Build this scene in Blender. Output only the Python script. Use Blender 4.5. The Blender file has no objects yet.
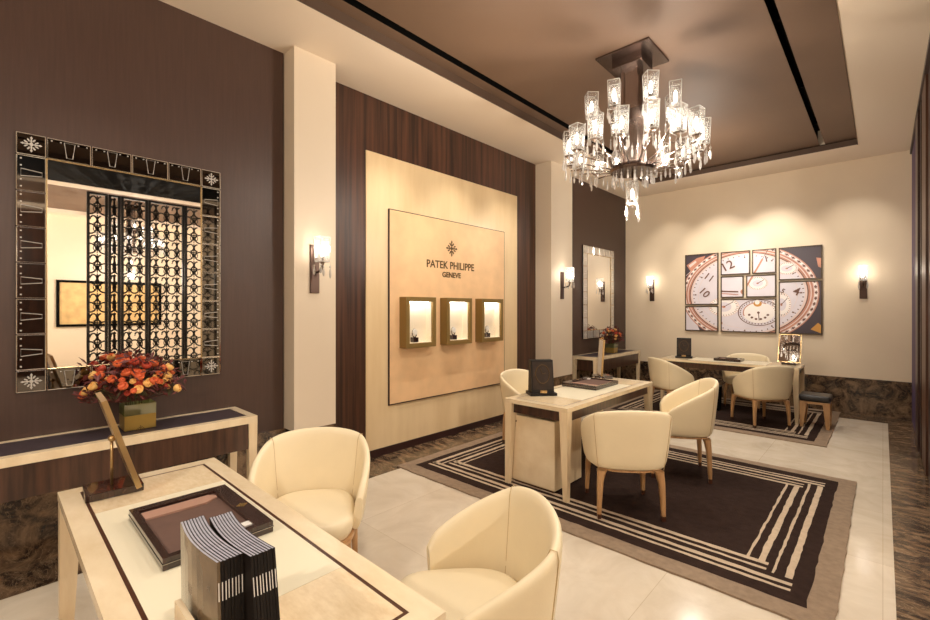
import bpy, bmesh, math, random
from mathutils import Vector, Matrix, Euler
R = math.radians
PI = math.pi
random.seed(11)
SC = bpy.context.scene
COL = SC.collection

# ------------------------------------------------------------------ materials
def srgb(r, g, b):
    def c(v):
        v /= 255
        return v / 12.92 if v <= .04045 else ((v + .055) / 1.055) ** 2.4
    return (c(r), c(g), c(b), 1)

def new_mat(name):
    m = bpy.data.materials.new(name)
    m.use_nodes = True
    nt = m.node_tree
    return m, nt, nt.nodes['Principled BSDF']

def plain(name, col, rough=.5, metal=0, spec=.5, coat=0, var=0, vscale=6, bump=0, bscale=60, stretch=None):
    m, nt, b = new_mat(name)
    b.inputs['Base Color'].default_value = col
    b.inputs['Roughness'].default_value = rough
    b.inputs['Metallic'].default_value = metal
    b.inputs['Specular IOR Level'].default_value = spec
    b.inputs['Coat Weight'].default_value = coat
    if var or bump:
        tc = nt.nodes.new('ShaderNodeTexCoord')
        mp = nt.nodes.new('ShaderNodeMapping')
        nt.links.new(tc.outputs['Object'], mp.inputs['Vector'])
        if stretch: mp.inputs['Scale'].default_value = stretch
    if var:
        n = nt.nodes.new('ShaderNodeTexNoise'); n.inputs['Scale'].default_value = vscale; n.inputs['Detail'].default_value = 6
        nt.links.new(mp.outputs[0], n.inputs['Vector'])
        r = nt.nodes.new('ShaderNodeValToRGB')
        r.color_ramp.elements[0].position = .3; r.color_ramp.elements[1].position = .7
        r.color_ramp.elements[0].color = tuple(c * (1 - var) for c in col[:3]) + (1,)
        r.color_ramp.elements[1].color = tuple(min(1, c * (1 + var)) for c in col[:3]) + (1,)
        nt.links.new(n.outputs['Fac'], r.inputs['Fac'])
        nt.links.new(r.outputs['Color'], b.inputs['Base Color'])
    if bump:
        n2 = nt.nodes.new('ShaderNodeTexNoise'); n2.inputs['Scale'].default_value = bscale; n2.inputs['Detail'].default_value = 4
        nt.links.new(mp.outputs[0], n2.inputs['Vector'])
        bp = nt.nodes.new('ShaderNodeBump'); bp.inputs['Strength'].default_value = bump; bp.inputs['Distance'].default_value = .01
        nt.links.new(n2.outputs['Fac'], bp.inputs['Height'])
        nt.links.new(bp.outputs['Normal'], b.inputs['Normal'])
    return m

def veined(name, dark, mid, light, rough, scale=3, vein=.5, stretch=(1, 1, 1)):
    m, nt, b = new_mat(name)
    tc = nt.nodes.new('ShaderNodeTexCoord'); mp = nt.nodes.new('ShaderNodeMapping')
    mp.inputs['Scale'].default_value = stretch
    nt.links.new(tc.outputs['Object'], mp.inputs['Vector'])
    n = nt.nodes.new('ShaderNodeTexNoise'); n.inputs['Scale'].default_value = scale; n.inputs['Detail'].default_value = 9
    n.inputs['Roughness'].default_value = .65; n.inputs['Distortion'].default_value = 1.2
    nt.links.new(mp.outputs[0], n.inputs['Vector'])
    r = nt.nodes.new('ShaderNodeValToRGB')
    e = r.color_ramp.elements
    e[0].position = .42; e[0].color = dark; e[1].position = .64; e[1].color = mid
    nt.links.new(n.outputs['Fac'], r.inputs['Fac'])
    n2 = nt.nodes.new('ShaderNodeTexNoise'); n2.inputs['Scale'].default_value = scale * 1.7; n2.inputs['Detail'].default_value = 7
    n2.inputs['Distortion'].default_value = 2.2
    nt.links.new(mp.outputs[0], n2.inputs['Vector'])
    sub = nt.nodes.new('ShaderNodeMath'); sub.operation = 'SUBTRACT'; sub.inputs[1].default_value = .5
    nt.links.new(n2.outputs['Fac'], sub.inputs[0])
    ab = nt.nodes.new('ShaderNodeMath'); ab.operation = 'ABSOLUTE'
    nt.links.new(sub.outputs[0], ab.inputs[0])
    r2 = nt.nodes.new('ShaderNodeValToRGB')
    r2.color_ramp.elements[0].position = 0; r2.color_ramp.elements[0].color = (vein,) * 3 + (1,)
    r2.color_ramp.elements[1].position = .022; r2.color_ramp.elements[1].color = (0, 0, 0, 1)
    nt.links.new(ab.outputs[0], r2.inputs['Fac'])
    mx = nt.nodes.new('ShaderNodeMix'); mx.data_type = 'RGBA'
    nt.links.new(r2.outputs['Color'], mx.inputs['Factor'])
    nt.links.new(r.outputs['Color'], mx.inputs['A'])
    mx.inputs['B'].default_value = light
    nt.links.new(mx.outputs['Result'], b.inputs['Base Color'])
    b.inputs['Roughness'].default_value = rough
    return m

def wood(name, c1, c2, rough, scale, stretch, coat=0, lo=.35, hi=.65):
    m, nt, b = new_mat(name)
    tc = nt.nodes.new('ShaderNodeTexCoord'); mp = nt.nodes.new('ShaderNodeMapping')
    mp.inputs['Scale'].default_value = stretch
    nt.links.new(tc.outputs['Object'], mp.inputs['Vector'])
    n = nt.nodes.new('ShaderNodeTexNoise'); n.inputs['Scale'].default_value = scale; n.inputs['Detail'].default_value = 8
    n.inputs['Roughness'].default_value = .6
    nt.links.new(mp.outputs[0], n.inputs['Vector'])
    r = nt.nodes.new('ShaderNodeValToRGB'); e = r.color_ramp.elements
    e[0].position = lo; e[0].color = c1; e[1].position = hi; e[1].color = c2
    nt.links.new(n.outputs['Fac'], r.inputs['Fac'])
    nt.links.new(r.outputs['Color'], b.inputs['Base Color'])
    b.inputs['Roughness'].default_value = rough; b.inputs['Coat Weight'].default_value = coat
    return m

def floor_tiles(name, c1, c2, mortar, size):
    m, nt, b = new_mat(name)
    tc = nt.nodes.new('ShaderNodeTexCoord')
    br = nt.nodes.new('ShaderNodeTexBrick')
    br.offset = 0; br.squash = 1
    br.inputs['Scale'].default_value = 1
    br.inputs['Brick Width'].default_value = size; br.inputs['Row Height'].default_value = size
    br.inputs['Mortar Size'].default_value = .0018; br.inputs['Mortar Smooth'].default_value = .2
    br.inputs['Color1'].default_value = (1, 1, 1, 1); br.inputs['Color2'].default_value = (.9, .89, .87, 1)
    br.inputs['Mortar'].default_value = mortar
    nt.links.new(tc.outputs['Object'], br.inputs['Vector'])
    n = nt.nodes.new('ShaderNodeTexNoise'); n.inputs['Scale'].default_value = 2.2; n.inputs['Detail'].default_value = 9
    n.inputs['Distortion'].default_value = 1.5; n.inputs['Roughness'].default_value = .62
    nt.links.new(tc.outputs['Object'], n.inputs['Vector'])
    r = nt.nodes.new('ShaderNodeValToRGB')
    r.color_ramp.elements[0].position = .3; r.color_ramp.elements[0].color = c1
    r.color_ramp.elements[1].position = .7; r.color_ramp.elements[1].color = c2
    nt.links.new(n.outputs['Fac'], r.inputs['Fac'])
    mx = nt.nodes.new('ShaderNodeMix'); mx.data_type = 'RGBA'; mx.blend_type = 'MULTIPLY'
    mx.inputs['Factor'].default_value = 1
    nt.links.new(r.outputs['Color'], mx.inputs['A']); nt.links.new(br.outputs['Color'], mx.inputs['B'])
    nt.links.new(mx.outputs['Result'], b.inputs['Base Color'])
    b.inputs['Roughness'].default_value = .16
    b.inputs['Specular IOR Level'].default_value = .45
    return m

def emit(name, col, s):
    m = bpy.data.materials.new(name); m.use_nodes = True
    nt = m.node_tree; nt.nodes.clear()
    o = nt.nodes.new('ShaderNodeOutputMaterial'); e = nt.nodes.new('ShaderNodeEmission')
    e.inputs['Color'].default_value = col; e.inputs['Strength'].default_value = s
    nt.links.new(e.outputs[0], o.inputs[0])
    return m

def glass_mix(name, col, transp, gloss_rough, trans_share=0.5, diffuse=None):
    """thin glass: transparent + glossy + a little translucent frosting"""
    m = bpy.data.materials.new(name); m.use_nodes = True
    nt = m.node_tree; nt.nodes.clear()
    o = nt.nodes.new('ShaderNodeOutputMaterial')
    t = nt.nodes.new('ShaderNodeBsdfTransparent'); t.inputs[0].default_value = col
    g = nt.nodes.new('ShaderNodeBsdfGlossy'); g.inputs['Roughness'].default_value = gloss_rough
    s = nt.nodes.new('ShaderNodeBsdfTranslucent'); s.inputs[0].default_value = col
    m1 = nt.nodes.new('ShaderNodeMixShader'); m2 = nt.nodes.new('ShaderNodeMixShader')
    m1.inputs[0].default_value = trans_share
    nt.links.new(g.outputs[0], m1.inputs[1]); nt.links.new(s.outputs[0], m1.inputs[2])
    m2.inputs[0].default_value = 1 - transp
    nt.links.new(t.outputs[0], m2.inputs[1]); nt.links.new(m1.outputs[0], m2.inputs[2])
    if diffuse:   # crackle pattern in the glass
        tc = nt.nodes.new('ShaderNodeTexCoord')
        v = nt.nodes.new('ShaderNodeTexNoise'); v.inputs['Scale'].default_value = diffuse; v.inputs['Detail'].default_value = 3
        nt.links.new(tc.outputs['Object'], v.inputs['Vector'])
        r = nt.nodes.new('ShaderNodeValToRGB')
        r.color_ramp.elements[0].position = .4; r.color_ramp.elements[0].color = (1 - transp - .2,) * 3 + (1,)
        r.color_ramp.elements[1].position = .62; r.color_ramp.elements[1].color = (min(1, 1 - transp + .3),) * 3 + (1,)
        nt.links.new(v.outputs['Fac'], r.inputs['Fac']); nt.links.new(r.outputs['Color'], m2.inputs[0])
    nt.links.new(m2.outputs[0], o.inputs[0])
    return m

M = {}
M['fabric'] = plain('brown wall fabric', srgb(70, 49, 40), .42, var=.10, vscale=26, stretch=(1, 3, .12), bump=.15, bscale=160)
M['cream'] = plain('cream paint', srgb(214, 198, 176), .55, var=.02, vscale=1.5)
M['ceil'] = plain('cream ceiling paint', srgb(228, 211, 190), .7)
M['plaster'] = plain('beige polished plaster', srgb(226, 208, 182), .38, var=.05, vscale=1.1)
M['tray'] = plain('bronze brown ceiling paint', srgb(106, 82, 64), .6, var=.06, vscale=1.2)
M['tray_edge'] = plain('dark bronze ceiling edge', srgb(84, 64, 50), .6)
M['black'] = plain('matt black', srgb(8, 7, 6), .8, spec=.08)
M['walnut'] = wood('striped walnut veneer', srgb(46, 28, 20), srgb(92, 58, 41), .38, 7, (1, 3.2, .10), coat=0)
M['maple'] = wood('pale maple veneer', srgb(224, 196, 152), srgb(235, 210, 168), .32, 2.5, (1, 1.6, .25), coat=.2)
M['leather_wall'] = plain('peach leather wall panel', srgb(232, 192, 146), .45, var=.07, vscale=5, bump=.05, bscale=90)
M['sign'] = plain('bronze lettering', srgb(92, 68, 34), .4, metal=.4)
M['bronze'] = plain('olive bronze metal', srgb(138, 112, 62), .42, metal=.35)
M['sconce'] = plain('dark bronze sconce', srgb(72, 54, 46), .3, metal=.7)
M['chrome'] = plain('brushed nickel', srgb(170, 156, 148), .25, metal=1)
M['nickel_dark'] = plain('dark polished nickel', srgb(104, 88, 80), .22, metal=.9)
M['marble'] = veined('dark brown marble', srgb(40, 28, 23), srgb(134, 108, 82), srgb(176, 150, 118), .14, 5.5, .3)
M['marble_floor'] = veined('dark brown marble floor', srgb(52, 38, 30), srgb(138, 112, 86), srgb(196, 172, 140), .18, 4.2, .35, (.9, 1.9, 1))
M['floor'] = floor_tiles('beige marble tiles', srgb(206, 192, 172), srgb(226, 215, 198), (.74, .69, .62, 1), .93)
M['rug_tan'] = plain('tan rug pile', srgb(150, 130, 110), .95, var=.12, vscale=25, bump=.6, bscale=220, spec=.1)
M['rug_dark'] = plain('dark brown rug pile', srgb(52, 38, 33), .95, var=.18, vscale=18, bump=.7, bscale=220, spec=.1)
M['rug_line'] = plain('pale rug stripe', srgb(196, 176, 152), .95, var=.1, vscale=30, bump=.5, bscale=220, spec=.1)
M['leather'] = plain('cream leather', srgb(236, 220, 186), .42, var=.02, vscale=8, bump=.04, bscale=120)
M['seam'] = plain('cream leather seam', srgb(196, 170, 126), .5)
M['oak'] = wood('light maple furniture wood', srgb(222, 198, 160), srgb(234, 213, 178), .3, 6, (3, 3, .5), coat=.25)
M['oak_top'] = wood('light maple table top', srgb(226, 204, 168), srgb(240, 222, 190), .24, 4, (1, 2, 1), coat=.35)
M['burl'] = wood('rippled maple burl', srgb(226, 202, 164), srgb(242, 222, 188), .22, 22, (1, 2.5, 1), coat=.4, lo=.3, hi=.7)
M['parch'] = plain('pale parchment panel', srgb(236, 227, 200), .32)
M['leg_wood'] = wood('warm oak chair leg', srgb(168, 126, 84), srgb(196, 154, 108), .35, 8, (3, 3, .5))
M['inlay'] = plain('dark wood inlay', srgb(74, 42, 28), .3)
M['apron'] = wood('dark walnut apron', srgb(50, 30, 22), srgb(82, 52, 38), .3, 9, (3, 3, .25), coat=.2)
M['apron_c'] = wood('console walnut apron', srgb(50, 32, 24), srgb(82, 54, 40), .3, 9, (3, 3, .2), coat=.2)
M['dark_top'] = plain('charcoal shagreen inset', srgb(62, 52, 58), .4, var=.2, vscale=30)
M['box_dark'] = wood('dark lacquered wood', srgb(40, 26, 22), srgb(60, 40, 34), .18, 8, (1, 4, 1), coat=.6)
M['suede'] = plain('brown suede', srgb(98, 72, 62), .8, var=.08, vscale=20)
M['strap'] = plain('rosy tan suede strap', srgb(166, 128, 110), .8)
M['gold'] = plain('gold foil', srgb(214, 178, 110), .3, metal=.8)
M['brass'] = plain('antique brass', srgb(188, 158, 112), .28, metal=.85)
M['paper'] = plain('grey page edges', srgb(168, 168, 178), .7, var=.12, vscale=60)
M['cover'] = plain('black glossy catalogue cover', srgb(26, 21, 19), .45, spec=.25)
M['cover2'] = plain('printed catalogue cover with reflection tint', srgb(112, 94, 72), .25, coat=.4, var=.3, vscale=9)  # brown-grey gloss reflection painted into the printed cover's colour
M['white'] = plain('white card', srgb(236, 232, 226), .5)
M['mirror'] = plain('mirror glass', (.90, .88, .86, 1), .012, metal=1)
M['mirror_b'] = plain('border mirror with dark reflection tint', (.16, .15, .14, 1), .03, metal=1)  # dark reflections of the border strips are put into this tint
M['bevel'] = plain('silvered bevel edge', (.85, .83, .8, 1), .12, metal=1)
M['etch'] = plain('frosted etching', srgb(180, 174, 166), .6)
M['gilt'] = plain('gilt inner bead', srgb(190, 168, 128), .25, metal=.9)
M['shade'] = glass_mix('crackled crystal shade', (.93, .92, .90, 1), .66, .12, .35, diffuse=70)
M['shade_rim'] = glass_mix('polished crystal rim', (1, .99, .97, 1), .15, .05, .7)
M['crystal'] = glass_mix('crystal drop', (1, .98, .96, 1), .15, .05, .6)
M['bulb'] = emit('warm bulb', (1, .9, .76, 1), 14)
M['bulb_case'] = emit('display case strip light', (1, .93, .82, 1), 16)
M['led'] = emit('spotlight lens', (1, .88, .7, 1), 12)
M['case_lining'] = plain('cream case lining', srgb(250, 238, 216), .6)
M['glass'] = glass_mix('clear display glass', (1, 1, 1, 1), .93, .01, .0)
M['vase_glass'] = glass_mix('smoky green vase glass', (.62, .66, .40, 1), .45, .04, .55)
M['vase_gold'] = plain('gold painted vase', srgb(158, 130, 66), .3, metal=.5)
M['rose_o'] = plain('orange rose petals', srgb(216, 104, 58), .6, var=.12, vscale=30)
M['rose_r'] = plain('red orange rose petals', srgb(182, 66, 44), .6, var=.12, vscale=30)
M['rose_y'] = plain('apricot rose petals', srgb(240, 190, 112), .6, var=.1, vscale=30)
M['berry'] = plain('burgundy foliage', srgb(92, 38, 36), .6, var=.3, vscale=20)
M['leaf'] = plain('dark green leaves', srgb(66, 60, 32), .55, var=.3, vscale=20)
M['maroon'] = plain('dark maroon lacquer', srgb(52, 30, 28), .35)
M['purple'] = plain('deep violet curtain lining', srgb(84, 66, 104), .6)
M['frame_dark'] = plain('dark bronze picture frame', srgb(74, 60, 44), .35, metal=.4)
M['art_bg'] = plain('print charcoal', srgb(70, 60, 68), .35)
M['art_silver'] = plain('print silver', srgb(222, 214, 222), .35, var=.05, vscale=4)
M['art_silver2'] = plain('print pale rose silver', srgb(228, 206, 200), .35)
M['art_rose'] = plain('print rose gold', srgb(190, 132, 110), .35, var=.25, vscale=6)
M['art_dark'] = plain('print brown', srgb(108, 72, 60), .35)
M['art_light'] = plain('print highlight', srgb(244, 236, 232), .35)
M['art_gold'] = plain('print moon gold', srgb(206, 148, 70), .35)
M['lattice'] = plain('black iron scrollwork', srgb(24, 20, 18), .45)
M['screen_blue'] = plain('blue leather case', srgb(34, 62, 96), .3)
M['map'] = plain('aged parchment print', srgb(206, 170, 112), .6, var=.2, vscale=5)
M['steel'] = plain('watch steel', srgb(150, 146, 142), .2, metal=1)
M['cushion'] = plain('black leather cushion', srgb(44, 42, 42), .35)
M['wall_picture'] = plain('dim dial print', srgb(56, 45, 38), .5, spec=.2, var=.35, vscale=14)

# ------------------------------------------------------------------ mesh builder
class MB:
    def __init__(s): s.v = []; s.f = []; s.mi = []; s.cur = 0; s.smooth = []; s.sm = False
    def add(s, vs, fs, T=None):
        o = len(s.v)
        for p in vs:
            p = Vector(p)
            if T is not None: p = T @ p
            s.v.append(p)
        for f in fs:
            s.f.append([i + o for i in f]); s.mi.append(s.cur); s.smooth.append(s.sm)
        return s
    def box(s, x0, x1, y0, y1, z0, z1, T=None, bev=0):
        if bev:
            bm = bmesh.new(); bmesh.ops.create_cube(bm, size=1)
            for v in bm.verts:
                v.co = Vector(((x0 + x1) / 2 + v.co.x * (x1 - x0), (y0 + y1) / 2 + v.co.y * (y1 - y0), (z0 + z1) / 2 + v.co.z * (z1 - z0)))
            bmesh.ops.bevel(bm, geom=bm.edges[:], offset=bev, segments=2, affect='EDGES', profile=.6)
            bm.verts.index_update()
            s.add([v.co.copy() for v in bm.verts], [[v.index for v in f.verts] for f in bm.faces], T); bm.free()
            return s
        vs = [(x0, y0, z0), (x1, y0, z0), (x1, y1, z0), (x0, y1, z0), (x0, y0, z1), (x1, y0, z1), (x1, y1, z1), (x0, y1, z1)]
        return s.add(vs, [(0, 3, 2, 1), (4, 5, 6, 7), (0, 1, 5, 4), (1, 2, 6, 5), (2, 3, 7, 6), (3, 0, 4, 7)], T)
    def frustum(s, c0, w0, d0, c1, w1, d1, T=None):
        vs = []
        for c, w, d in ((c0, w0, d0), (c1, w1, d1)):
            for a, b in ((-1, -1), (1, -1), (1, 1), (-1, 1)): vs.append((c[0] + a * w / 2, c[1] + b * d / 2, c[2]))
        return s.add(vs, [(0, 3, 2, 1), (4, 5, 6, 7), (0, 1, 5, 4), (1, 2, 6, 5), (2, 3, 7, 6), (3, 0, 4, 7)], T)
    def tube(s, pts, r, n=6, T=None, closed=False, radii=None):
        pts = [Vector(p) for p in pts]; k = len(pts); vs = []; fs = []
        for i, p in enumerate(pts):
            a = pts[i - 1] if (i > 0 or closed) else p
            b = pts[(i + 1) % k] if (i < k - 1 or closed) else p
            d = (b - a).normalized()
            u = d.cross(Vector((0, 0, 1)))
            if u.length < .2: u = d.cross(Vector((0, 1, 0)))
            u.normalize(); w = d.cross(u)
            rr = radii[i] if radii else r
            for j in range(n):
                an = 2 * PI * j / n
                vs.append(p + (u * math.cos(an) + w * math.sin(an)) * rr)
        for i in range(k if closed else k - 1):
            for j in range(n):
                a = i * n + j; b = i * n + (j + 1) % n
                c = ((i + 1) % k) * n + (j + 1) % n; d = ((i + 1) % k) * n + j
                fs.append((a, b, c, d))
        if not closed:
            fs.append(tuple(range(n - 1, -1, -1))); fs.append(tuple((k - 1) * n + j for j in range(n)))
        return s.add(vs, fs, T)
    def lathe(s, prof, n=16, T=None, ang=0):
        vs = []; fs = []
        for (r, z) in prof:
            for j in range(n):
                a = 2 * PI * j / n + ang
                vs.append((r * math.cos(a), r * math.sin(a), z))
        for i in range(len(prof) - 1):
            for j in range(n):
                fs.append((i * n + j, i * n + (j + 1) % n, (i + 1) * n + (j + 1) % n, (i + 1) * n + j))
        fs.append(tuple(range(n - 1, -1, -1))); fs.append(tuple((len(prof) - 1) * n + j for j in range(n)))
        return s.add(vs, fs, T)
    def grid(s, rows, T=None, closed_u=False):
        n = len(rows[0]); vs = [p for r in rows for p in r]; fs = []
        for i in range(len(rows) - 1):
            for j in range(n if closed_u else n - 1):
                fs.append((i * n + j, i * n + (j + 1) % n, (i + 1) * n + (j + 1) % n, (i + 1) * n + j))
        return s.add(vs, fs, T)
    def build(s, name, mats, parent=None, smooth=None, bevel=0, subsurf=0, wn=False):
        if not isinstance(mats, (list, tuple)): mats = [mats]
        me = bpy.data.meshes.new(name)
        me.from_pydata([tuple(p) for p in s.v], [], s.f)
        for m in mats: me.materials.append(m)
        me.polygons.foreach_set('material_index', s.mi)
        sm = s.smooth if smooth is None else [smooth] * len(s.f)
        me.polygons.foreach_set('use_smooth', sm)
        me.update()
        o = bpy.data.objects.new(name, me); COL.objects.link(o)
        if parent is not None: o.parent = parent
        if bevel:
            b = o.modifiers.new('bevel', 'BEVEL'); b.width = bevel; b.segments = 2; b.limit_method = 'ANGLE'; b.angle_limit = R(40)
        if subsurf:
            b = o.modifiers.new('sub', 'SUBSURF'); b.levels = subsurf; b.render_levels = subsurf
        return o

def box(name, dims, mat, parent=None, bevel=0): return MB().box(*dims).build(name, mat, parent, bevel=bevel)
def empty(name, loc=(0, 0, 0), rz=0):
    o = bpy.data.objects.new(name, None); COL.objects.link(o); o.location = loc; o.rotation_euler = (0, 0, rz)
    o.empty_display_size = .1
    return o
def tag(o, label, cat, group=None, kind=None):
    if label: o['label'] = label
    if cat: o['category'] = cat
    if group: o['group'] = group
    if kind: o['kind'] = kind
    return o
def struct(o): o['kind'] = 'structure'; return o
def copy_tree(o, parent=None):
    c = o.copy(); COL.objects.link(c)
    if parent is not None: c.parent = parent
    for ch in list(o.children): copy_tree(ch, c)
    return c
def text_mesh(body, size, extrude=.002, bold=0, spacing=1):
    cu = bpy.data.curves.new('txt', 'FONT'); cu.body = body; cu.size = size; cu.extrude = extrude
    cu.align_x = 'CENTER'; cu.align_y = 'CENTER'; cu.offset = bold; cu.space_character = spacing; cu.resolution_u = 3
    ob = bpy.data.objects.new('txt', cu); COL.objects.link(ob)
    dg = bpy.context.evaluated_depsgraph_get(); dg.update()
    me = bpy.data.meshes.new_from_object(ob.evaluated_get(dg))
    bpy.data.objects.remove(ob); bpy.data.curves.remove(cu)
    return me

# ------------------------------------------------------------------ the room
ZC = 3.78      # cream ceiling
XW = -3.80     # fabric walls
XN = -3.90     # veneered niche
XP = -3.62     # pillar faces
YB = 8.80      # back wall
XR = .275       # right-hand edge of the room

struct(MB().box(-3.44, .05, -3, 8.34, -.1, 0).build('floor', M['floor']))
f2 = MB()
f2.box(-4.1, -3.44, -3, 9.0, -.1, 0); f2.box(.05, .62, -3, 9.0, -.1, 0); f2.box(-3.44, .05, 8.34, 9.0, -.1, 0)
struct(f2.build('floor_border', M['marble_floor']))
struct(MB().box(.62, 7.0, -3, 9.0, -.1, 0).build('floor_salon', M['floor']))

w = MB(); w.box(-4.1, XW, -3, 1.74, .52, ZC); w.box(-4.1, XW, 6.2, YB, .52, ZC)
struct(w.build('wall_left', M['fabric']))
w = MB(); w.box(-4.1, XN, 1.74, 6.35, 0, ZC)
struct(w.build('wall_niche', M['walnut']))
p = MB().box(-3.99, XP, 1.75, 2.14, .52, ZC); struct(p.build('wall_pillar_near', M['cream']))
p = MB().box(-3.99, XP, 5.74, 6.36, .52, ZC); struct(p.build('wall_pillar_far', M['cream']))
b = MB(); b.box(-4.1, XW + .012, -3, 1.75, 0, .52); b.box(-3.99, XP + .004, 1.75, 2.14, 0, .52)
b.box(-3.99, XP + .004, 5.74, 6.36, 0, .52); b.box(-4.1, XW + .012, 6.36, YB, 0, .52)
struct(b.build('baseboard_left', M['marble']))
struct(box('wall_back', (-4.1, XR + .3, YB, YB + .2, .53, ZC), M['plaster']))
struct(box('baseboard_back', (-4.1, XR + .3, YB - .015, YB + .2, 0, .53), M['marble']))
# maple panel wall inside the niche
struct(box('wall_panel_maple', (XN - .02, XN + .012, 2.65, 5.25, .08, 3.20), M['maple']))
struct(box('baseboard_niche', (XN - .01, XN + .02, 2.14, 5.74, 0, .08), M['maroon']))
# ceiling: cream border around the recessed bronze tray
TX0, TX1, TY0, TY1, ZT = -3.08, -.245, -1.6, 8.02, 3.87
c = MB()
c.box(-4.1, TX0, -3, 9.0, ZC, 4.1); c.box(TX1, XR, -3, 9.0, ZC, 4.1)
c.box(TX0, TX1, TY1, 9.0, ZC, 4.1); c.box(TX0, TX1, -3, TY0, ZC, 4.1)
struct(c.build('ceiling', M['ceil']))
SL = (-2.955, -2.875); SR = (-.65, -.592)
c = MB()
c.box(TX0 + .012, SL[0], TY0, TY1, ZT, 3.874); c.box(SL[1], SR[0], TY0, TY1, ZT, 3.874); c.box(SR[1], TX1 - .004, TY0, TY1, ZT, 3.874)
struct(c.build('ceiling_tray', M['tray']))
c = MB()
c.box(TX0, TX0 + .012, TY0, TY1, ZC + .002, 3.92); c.box(TX1 - .004, TX1 - .001, TY0, TY1, ZC - .006, 3.92)
c.box(TX0, TX1, TY1 - .012, TY1, ZC + .002, ZT - .012)
struct(c.build('trim_1', M['tray_edge']))
c = MB(); c.box(TX0, TX1, TY1 - .006, TY1 - .002, ZT - .012, ZT)
c.box(SL[0] - .02, SL[1] + .02, TY0, TY1 - .25, 4.0, 4.05); c.box(SR[0] - .02, SR[1] + .02, TY0, TY1 - .25, 4.0, 4.05)
for s_ in (SL, SR):
    c.box(s_[0] - .02, s_[0], TY0, TY1 - .25, 3.8745, 4.0); c.box(s_[1], s_[1] + .02, TY0, TY1 - .25, 3.8745, 4.0)
struct(c.build('trim_2', M['black']))

# right-hand side: dark timber panels and violet lining at the far end
struct(box('wall_right', (XR + .02, XR + .12, 7.35, YB, 0, ZC), M['purple']))
w = MB(); w.box(XR, XR + .16, 6.9, 7.35, 0, ZC); w.box(XR + .03, XR + .16, 4.3, 6.9, 0, ZC); w.box(XR, XR + .1, 4.3, YB, ZC - .06, ZC - .001)
struct(w.build('wall_right_panel', M['maroon']))
struct(box('trim_3', (XR + .012, XR + .03, 6.60, 6.66, 0, ZC - .06), M['sconce']))
struct(box('trim_4', (XR + .012, XR + .03, 5.9, 6.45, .02, ZC - .06), M['walnut']))

# the space across the opening (seen in the wall mirror)
struct(box('ceiling_vestibule', (XR, 2.9, -3, 9.0, ZC, 4.1), M['black']))
c = MB(); c.box(2.9, 3.25, -3, 9, ZC, 4.1); c.box(6.25, 7.0, -3, 9, ZC, 4.1); struct(c.build('ceiling_salon', M['ceil']))
struct(box('ceiling_salon_tray', (3.25, 6.25, -3, 9, ZC + .08, 4.1), M['tray']))
struct(box('wall_salon', (6.7, 6.9, -3, 9.0, 0, ZC), M['plaster']))
struct(box('wall_salon_panel', (6.66, 6.7, -3, .55, 0, ZC), M['walnut']))
struct(box('wall_front', (-4.1, 7.0, -3.2, -3.0, 0, 4.1), M['cream']))
struct(box('wall_salon_far', (XR + .3, 7.0, 9.0, 9.2, 0, 4.1), M['cream']))

# lattice screen panels across the opening
def lattice(y0, y1, first=None):
    x = 3.0; t = empty('lattice_screen', (x, (y0 + y1) / 2, 0)); h = 3.70; wd = y1 - y0
    fr = MB(); a = wd / 2
    fr.box(-.03, .03, -a, -a + .04, 0, h); fr.box(-.03, .03, a - .04, a, 0, h); fr.box(-.03, .03, -a + .04, a - .04, 0, .06); fr.box(-.03, .03, -a + .04, a - .04, h - .04, h)
    fr.build('frame', M['lattice'], t)
    sc = MB(); ncol = max(1, round((wd - .08) / .21)); cw = (wd - .08) / ncol; ch = .33; nrow = int((h - .1) / ch); ch = (h - .1) / nrow
    def arc(cy, cz, ry, rz, a0, a1, n=6, r=.014):
        sc.tube([(0, cy + ry * math.cos(a0 + (a1 - a0) * k / n), cz + rz * math.sin(a0 + (a1 - a0) * k / n)) for k in range(n + 1)], r, 4)
    for i in range(ncol):
        for j in range(nrow):
            cy = -a + .04 + cw * (i + .5); cz = .06 + ch * (j + .5)
            for s in (-1, 1):
                arc(cy + s * cw * .25, cz + ch * .22, cw * .22, ch * .20, -PI * .5, PI * 1.0 if s < 0 else -PI * 1.5 + 0, 8)
                arc(cy + s * cw * .5, cz - ch * .25, cw * .42, ch * .25, PI / 2 if s > 0 else PI / 2, PI * 1.5 if s > 0 else -PI / 2, 8)
                arc(cy + s * cw * .15, cz - ch * .22, cw * .12, ch * .13, 0, 2 * PI, 8, .008)
            sc.tube([(0, cy, cz - ch * .48), (0, cy, cz + ch * .48)], .009, 4)
            arc(cy, cz + ch * .02, cw * .2, ch * .08, 0, 2 * PI, 8, .011)
    sc.build('scrollwork', M['lattice'], t)
    return t
LG = 'scrollwork screen panels across the opening'
for y0, y1, lb in ((1.19, 1.49, 'black iron scrollwork screen panel reflected leftmost in the large mirror'),
                   (1.50, 1.68, 'narrow scrollwork screen panel second from left in the mirror reflection'),
                   (1.69, 2.11, 'scrollwork screen panel reflected at the middle of the large mirror'),
                   (2.12, 2.74, 'wide scrollwork screen panel reflected right of the middle of the large mirror'),
                   (2.75, 3.35, 'scrollwork screen panel reflected at the right edge of the large mirror')):
    tag(lattice(y0, y1), lb, 'screen', LG)
t = empty('framed_print', (6.68, 2.10, 1.69))
fr = MB()
for a in ((-.03, .01, -1.05, 1.05, .50, .56), (-.03, .01, -1.05, 1.05, -.56, -.50), (-.03, .01, -1.05, -.99, -.50, .50), (-.03, .01, .99, 1.05, -.50, .50)): fr.box(*a)
fr.build('frame', M['black'], t); box('print', (-.012, .01, -.99, .99, -.50, .50), M['map'], t)
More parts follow.
